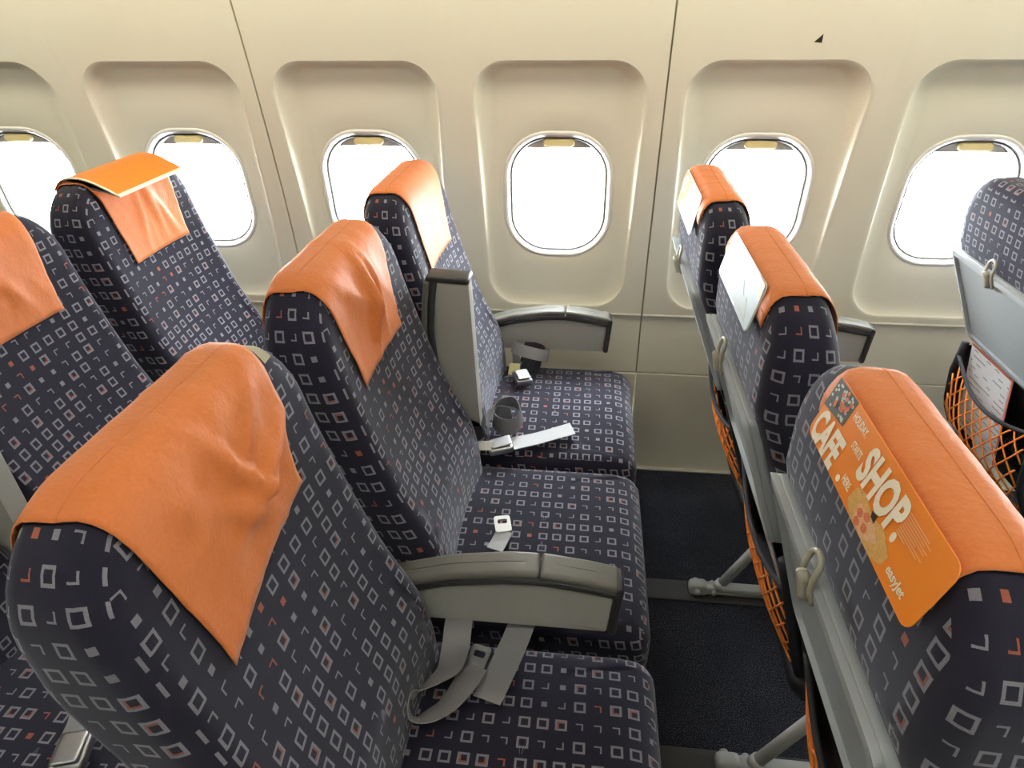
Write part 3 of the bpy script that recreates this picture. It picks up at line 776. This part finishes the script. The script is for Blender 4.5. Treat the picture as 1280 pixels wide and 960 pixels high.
b2 = ribbon('seat_belt', [(-0.124, 0.655, 0.480), (-0.112, 0.690, 0.484), (-0.099, 0.732, 0.488), (-0.086, 0.775, 0.496), (-0.078, 0.803, 0.508), (-0.076, 0.812, 0.504)],
            [(.95, -.28, 0), (.95, -.28, 0), (.95, -.28, 0), (.95, -.28, .05), (.95, -.25, .05), (.95, -.25, .05)], BW, MT['webbing'], s0, off=of)
tongue(b1, (-0.148, 0.722, 0.490), (.25, 1, .1), of)
# middle seat: tongue and short strap by the armrest
k = ('main', 'middle'); of = lc(k); s0 = seats[k]
b = ribbon('seat_belt', [(-0.155, 0.985, 0.482), (-0.147, 1.010, 0.484), (-0.140, 1.035, 0.487)], [(1, -.3, 0), (1, -.3, 0), (1, -.3, 0)], 0.034, MT['webbing'], s0, off=of)
tongue(b, (-0.146, 1.052, 0.487), (-.25, 1, .1), of)
# window seat: twisted belt lying at its aisle side
k = ('main', 'window'); of = lc(k); s0 = seats[k]
b = ribbon('seat_belt', [(-0.262, 1.315, 0.476), (-0.250, 1.365, 0.492), (-0.240, 1.410, 0.512), (-0.215, 1.445, 0.532), (-0.170, 1.455, 0.540), (-0.145, 1.430, 0.530), (-0.150, 1.400, 0.510), (-0.185, 1.395, 0.500), (-0.215, 1.420, 0.505), (-0.205, 1.440, 0.515), (-0.170, 1.440, 0.512)],
           [(1, 0, .1), (1, 0, .1), (.9, .1, .3), (.5, -.2, .8), (.1, -.4, .9), (-.2, -.2, .95), (0, .2, 1), (.2, .1, 1), (.2, -.2, 1), (0, -.2, 1), (-.1, -.2, 1)], 0.045, MT['webbing'], s0, off=of)
b2 = ribbon('seat_belt', [(-0.190, 1.330, 0.484), (-0.150, 1.350, 0.486), (-0.105, 1.375, 0.483), (-0.060, 1.400, 0.484), (-0.012, 1.425, 0.487)],
            [(-.3, 1, .1), (-.4, 1, .1), (-.45, 1, .05), (-.4, 1, .05), (-.4, 1, .1)], 0.045, MT['webbing'], s0, off=of)
bk2 = buckle(b, (-0.185, 1.322, 0.492), (1, .3, .1), of)
flat_tag(b, (-0.220, 1.305, 0.505), (1, .1, 0), (0, .8, .6), 0.036, 0.024, MT['tagw'], of)
# the window-side half: rolled up in a bundle
b3 = ribbon('seat_belt', [(-0.150+0.006*t*math.cos(t*1.0)*1.0, 1.730+0.006*t*math.sin(t*1.0)*0.8, 0.508+0.0015*t) for t in [1.2+i*0.55 for i in range(14)]],
            [(0.25, 0.55, 1.0)]*14, 0.062, MT['darkcloth'], s0, off=of)
b4 = ribbon('seat_belt', [(-0.146+0.0535*math.cos(t), 1.736+0.045*math.sin(t), 0.541-0.25*0.0535*math.cos(t)-0.4*0.045*math.sin(t)) for t in [-2.6+i*0.42 for i in range(16)]]+[(-0.185, 1.700, 0.500), (-0.205, 1.680, 0.482)],
            [(0.25, 0.55, 1.0)]*15+[(.4, .3, 1), (.7, -.1, .6), (.8, -.3, .3)], 0.034, MT['webbing'], s0, off=of)
buckle(b3, (-0.165, 1.665, 0.490), (.4, -1, -.1), of)
flat_tag(b3, (-0.190, 1.685, 0.506), (1, -.2, 0.1), (.1, .4, .9), 0.032, 0.034, MT['tagy'], of)
# aisle seat of the row behind
k = ('back', 'aisle'); of = lc(k); s0 = seats[k]
b = ribbon('seat_belt', [(-0.760, 0.585, 0.480), (-0.745, 0.560, 0.484), (-0.735, 0.530, 0.488), (-0.728, 0.495, 0.484)], [(1, .4, .2), (1, .4, .1), (1, .3, .1), (1, .2, .1)], BW, MT['webbing'], s0, off=of)
buckle(b, (-0.715, 0.500, 0.497), (.3, -1, 0), of)

# ------------------------------------------------------------------ leaflets and cards
def card_frame(o, top, bot, y0, y1):
    tilt = TILT.get([k for k in seats if seats[k] == o][0], 0)
    """points of a card: u 0..1 from far (y1) to near (y0), v 0..1 from top to bottom edge; top/bot = (x, z) local to the seat"""
    b = o.location
    piv = Vector((-0.42, 0, 0.45)); R = Matrix.Rotation(-tilt, 3, 'Y')
    T = R@(Vector((top[0], 0, top[1]))-piv)+piv+Vector((b.x, 0, 0)); Bm = R@(Vector((bot[0], 0, bot[1]))-piv)+piv+Vector((b.x, 0, 0))
    n = Vector((-(Bm-T).z, 0, (Bm-T).x)).normalized()
    if n.x > 0: n = -n
    def pt(u, v, d=0.0): 
        p = T+(Bm-T)*v+n*d; return Vector((p.x, b.y+y1+(y0-y1)*u, p.z))
    return pt, (Bm-T).length, abs(y1-y0)
def card_body(name, pt, L, Wd, mat, label, cat, rad=0.012, thick=0.0015, group=None):
    loc = pt(0.5, 0.5)
    mb = MB(); pillow((0, Wd), (0, L), (0, thick), rad, 0.0005, 'xyz', lambda x, y, z: tuple(pt(x/Wd, y/L, z)), 6, 5, 1, 4, mb=mb)
    o = mb.build(name, mat, None, True, None, loc, 40); o.location = loc; tag(o, label, cat, group)
    return o
def patch(name, pt, pts, mat, parent, d=0.0021, off=(0, 0, 0)):
    mb = MB(); mb.add([pt(u, v, d) for u, v in pts]+[pt(u, v, d-0.0005) for u, v in pts], [tuple(range(len(pts)))]+[(i, (i+1) % len(pts), len(pts)+(i+1) % len(pts), len(pts)+i) for i in range(len(pts))])
    return mb.build(name, mat, parent, False, None, off)
def text(name, s, pt, L, Wd, u, v, size, mat, parent, off, bold=0.0, sx=1.0, d=0.0024):
    cu = bpy.data.curves.new('t', 'FONT'); cu.body = s; cu.size = 1.0; cu.offset = bold; cu.fill_mode = 'BOTH'; cu.resolution_u = 3; cu.extrude = 0.0
    to = bpy.data.objects.new('t', cu); COL.objects.link(to)
    me0 = bpy.data.meshes.new_from_object(to.evaluated_get(bpy.context.evaluated_depsgraph_get()))
    bpy.data.objects.remove(to)
    vs = [pt(u+c.co.x*size*sx/Wd, v-c.co.y*size/L, d) for c in me0.vertices]; fs = [tuple(p.vertices) for p in me0.polygons]
    mb = MB().add(vs, fs); return mb.build(name, mat, parent, False, None, off)
def disc(cu, cv, ru, rv, n=14): return [(cu+ru*math.cos(2*PI*i/n), cv+rv*math.sin(2*PI*i/n)) for i in range(n)]
# the big orange leaflet on the nearest front seat
o = seats[('front', 'aisle')]
pt, L, Wd = card_frame(o, (-0.633, 1.084), (-0.652, 1.014), -0.170, 0.110)
cd1 = card_body('leaflet', pt, L, Wd, MT['card'], 'orange printed leaflet reading CAFE. SHOP. on the back of the nearest front headrest', 'leaflet')
of = cd1.location
rnd = random.Random(4)
pic = patch('salad_picture', pt, [(0.0, 0.02), (0.19, 0.0), (0.19, 0.42), (0.0, 0.50)], MT['greenf'], cd1, off=of)
lm = MB()
for i in range(34):
    u, v = rnd.uniform(0.01, 0.18), rnd.uniform(0.03, 0.44); q = disc(u, v, 0.008, 0.024, 7); nn = len(lm.v)
    lm.add([pt(a, b_, 0.0026) for a, b_ in q], [tuple(range(7))])
lm.build('leaf', MT['pale'], pic, False, None, of)
lm = MB()
for i in range(15):
    u, v = rnd.gauss(0.12, 0.025), rnd.gauss(0.22, 0.07); q = disc(u, v, 0.011, 0.035, 8); lm.add([pt(a, b_, 0.0030) for a, b_ in q], [tuple(range(8))])
lm.build('orange_slice', MT['tomato'], pic, False, None, of)
patch('full_stop', pt, disc(0.352, 0.885, 0.0135, 0.050, 12), MT['cream'], cd1, 0.0024, of)
text('lettering', 'CAFE', pt, L, Wd, 0.025, 0.95, 0.046, MT['cream'], cd1, of, 0.045, 0.66)
text('lettering', 'HOLIDAY.', pt, L, Wd, 0.215, 0.20, 0.0115, MT['cream'], cd1, of, 0.03, 0.70)
text('lettering', 'STARTS.', pt, L, Wd, 0.305, 0.45, 0.0110, MT['cream'], cd1, of, 0.03, 0.62)
text('lettering', 'HERE.', pt, L, Wd, 0.375, 0.84, 0.0115, MT['cream'], cd1, of, 0.03, 0.66)
text('lettering', 'SHOP.', pt, L, Wd, 0.412, 0.58, 0.047, MT['cream'], cd1, of, 0.045, 0.74)
text('lettering', 'easyJet', pt, L, Wd, 0.80, 0.85, 0.0120, MT['cream'], cd1, of, 0.025, 0.95)
fp = patch('snack_picture', pt, [(0.47, 0.66), (0.52, 0.60), (0.60, 0.66), (0.70, 0.62), (0.775, 0.74), (0.77, 0.90), (0.71, 0.985), (0.52, 0.985), (0.46, 0.88)], MT['crust'], cd1, off=of)
patch('pizza_slice', pt, [(0.53, 0.74), (0.64, 0.68), (0.71, 0.80), (0.64, 0.965), (0.545, 0.95)], MT['pizza'], fp, 0.0026, of)
patch('dark_gap', pt, [(0.60, 0.62), (0.63, 0.60), (0.64, 0.70), (0.61, 0.68)], MT['black'], fp, 0.0029, of)
lm = MB()
for u, v in ((0.56, 0.80), (0.60, 0.74), (0.62, 0.86), (0.57, 0.91)): lm.add([pt(a, b_, 0.0030) for a, b_ in disc(u, v, 0.020, 0.055, 10)], [tuple(range(10))])
lm.build('tomato_slice', MT['tomato'], fp, False, None, of)
lm = MB()
for i in range(9):
    v = 0.17+i*0.035; w = (0.13, 0.15, 0.12, 0.15, 0.14, 0.10, 0.15, 0.13, 0.06)[i]
    lm.add([pt(0.73, v, 0.0024), pt(0.73+w, v, 0.0024), pt(0.73+w, v+0.014, 0.0024), pt(0.73, v+0.014, 0.0024)], [(0, 1, 2, 3)])
lm.build('small_print', grain('small_print_ink', (0.86, 0.45, 0.20), 0.5), cd1, False, None, of)
# middle: pale landscape leaflet
o = seats[('front', 'middle')]
pt, L, Wd = card_frame(o, (-0.632, 1.080), (-0.650, 1.003), -0.130, 0.130)
cd2 = card_body('leaflet', pt, L, Wd, MT['white'], 'pale white and blue landscape leaflet on the middle front headrest', 'leaflet'); of = cd2.location
patch('sea_picture', pt, [(0.55, 0.02), (0.97, 0.02), (0.99, 0.1), (0.99, 0.9), (0.97, 0.98), (0.62, 0.98), (0.45, 0.6)], MT['sea'], cd2, 0.0021, of)
patch('hill_picture', pt, [(0.40, 0.95), (0.45, 0.55), (0.52, 0.62), (0.60, 0.40), (0.70, 0.62), (0.78, 0.55), (0.90, 0.9), (0.6, 0.93)], MT['hill'], cd2, 0.0025, of)
patch('gold_patch', pt, [(0.80, 0.02), (0.97, 0.02), (0.99, 0.35), (0.88, 0.22)], MT['pizza'], cd2, 0.0027, of)
# window: orange and white leaflet
o = seats[('front', 'window')]
pt, L, Wd = card_frame(o, (-0.632, 1.080), (-0.650, 0.995), -0.125, 0.130)
cd3 = card_body('leaflet', pt, L, Wd, MT['white'], 'orange and white printed leaflet on the headrest beside the window', 'leaflet'); of = cd3.location
patch('orange_print', pt, [(0.02, 0.04), (0.62, 0.04), (0.66, 0.5), (0.60, 0.97), (0.04, 0.97)], MT['card'], cd3, 0.0021, of)
lm = MB()
for i in range(22):
    u, v = rnd.uniform(0.06, 0.58), rnd.uniform(0.1, 0.88); lm.add([pt(a, b_, 0.0026) for a, b_ in ((u-.03, v-.04), (u+.03, v-.05), (u+.028, v+.05), (u-.032, v+.04))], [(0, 1, 2, 3)])
lm.build('white_print', MT['cream'], cd3, False, None, of)
patch('seal_print', pt, disc(0.66, 0.62, 0.03, 0.06, 12), MT['crust'], cd3, 0.0026, of)
# flipped leaflet over the window headrest of the row behind
o = seats[('back', 'window')]
xr, yr = o.location.x, o.location.y
prof = [(-0.640, 1.066), (-0.628, 1.082), (-0.610, 1.0925), (-0.585, 1.0955), (-0.555, 1.091), (-0.520, 1.076), (-0.484, 1.056)]
pr = smooth_path([(xr+a, 0, b_) for a, b_ in prof], 4)
def flip(x, y, z):
    t = max(0, min(0.9999, x))*(len(pr)-1); i = int(t); p = pr[i].lerp(pr[min(i+1, len(pr)-1)], t-i); q = (pr[min(i+1, len(pr)-1)]-pr[i]).normalized()
    n = Vector((-q.z, 0, q.x)); return (p.x+n.x*z, yr+y, p.z+n.z*z)
loc = Vector((xr-0.59, yr, 1.105))
mb = MB(); vs = []; fs = []; NX, NY = 26, 8
for d in (0.0018, 0.0):
    for i in range(NX+1):
        for j in range(NY+1): vs.append(flip(i/NX, -0.140+0.275*j/NY, d))
m = (NX+1)*(NY+1)
for i in range(NX):
    for j in range(NY):
        a = i*(NY+1)+j; q = (a, a+1, a+NY+2, a+NY+1); fs += [q, tuple(m+x for x in reversed(q))]
rimv = [j for j in range(NY+1)]+[i*(NY+1)+NY for i in range(1, NX+1)]+[NX*(NY+1)+j for j in range(NY-1, -1, -1)]+[i*(NY+1) for i in range(NX-1, 0, -1)]
for a, b_ in zip(rimv, rimv[1:]+rimv[:1]): fs.append((a, b_, m+b_, m+a))
mb.add(vs, fs)
cd4 = mb.build('leaflet', MT['card'], None, True, None, loc, 40); cd4.location = loc
tag(cd4, 'plain orange leaflet with cream edge folded over the headrest at upper left', 'leaflet')
em = pillow((0.962, 1.012), (-0.142, 0.137), (-0.0012, 0.0032), 0.002, 0.001, 'xyz', lambda x, y, z: flip(min(x, 0.99990), y, z) if x < 1 else tuple(Vector(flip(0.9999, y, z))+Vector((0.10, 0, -0.06))*(x-1)), 12, 3, 2, 3)
em.build('cream_edge', MT['cream'], cd4, True, None, loc)
em2 = pillow((0.30, 1.0), (-0.1425, -0.1355), (-0.001, 0.0024), 0.002, 0.001, 'xyz', flip, 16, 2, 1, 2); em2.build('cream_edge', MT['cream'], cd4, True, None, loc)

# safety cards in the net pockets
def pocket_card(key, y0, y1, z0, z1, label, mat, lines):
    o = seats[key]; full = 1.0 if key[0] == 'far' else 0.0; xt, xb = pocket_x(z1, full)+0.010, pocket_x(z0, full)+0.010
    xt = min(xt, table_x(z1)+0.0)
    pt, L, Wd = card_frame(o, (xt, z1), (xb, z0), y0, y1)
    c = card_body('safety_card', pt, L, Wd, mat, label, 'card', 0.004, 0.0012); of = c.location
    if lines:
        patch('print', pt, [(0.04, 0.04), (0.95, 0.04), (0.95, 0.97), (0.04, 0.97)], MT['print'], c, 0.0017, of)
        r = MB(); r.add([pt(a, b_, 0.0016) for a, b_ in ((0, 0), (1, 0), (1, 0.025), (0, 0.025))], [(0, 1, 2, 3)])
        r.add([pt(a, b_, 0.0016) for a, b_ in ((0.97, 0), (1, 0), (1, 1), (0.97, 1))], [(0, 1, 2, 3)]); r.build('red_border', MT['redink'], c, False, None, of)
    return c
pocket_card(('far', 'window'), -0.03, 0.180, 0.37, 0.628, 'white safety card with red border in the orange net at right edge', MT['white'], True)
pocket_card(('front', 'middle'), -0.14, 0.10, 0.40, 0.632, 'pale card in the net pocket behind the middle front seat', MT['sea'], True)
pocket_card(('front', 'window'), -0.10, 0.14, 0.40, 0.632, 'white card in the net pocket of the front seat beside the wall', MT['white'], True)

# little black triangle above the window
tm = MB(); y = wall_y(1.346)
tri = [(0.5045, 1.340), (0.5225, 1.3385), (0.5215, 1.3575)]
tm.add([(a, wall_y(b_)-0.0008, b_) for a, b_ in tri]+[(a, wall_y(b_)+0.0004, b_) for a, b_ in tri], [(0, 1, 2), (5, 4, 3), (0, 1, 4, 3), (1, 2, 5, 4), (2, 0, 3, 5)])
to = tm.build('wall_marker', MT['black'], None, False, None, (0.5155, y, 1.346)); to.location = (0.5155, y, 1.346)
tag(to, 'small black triangle sticker on the cream wall above a window', 'sticker')
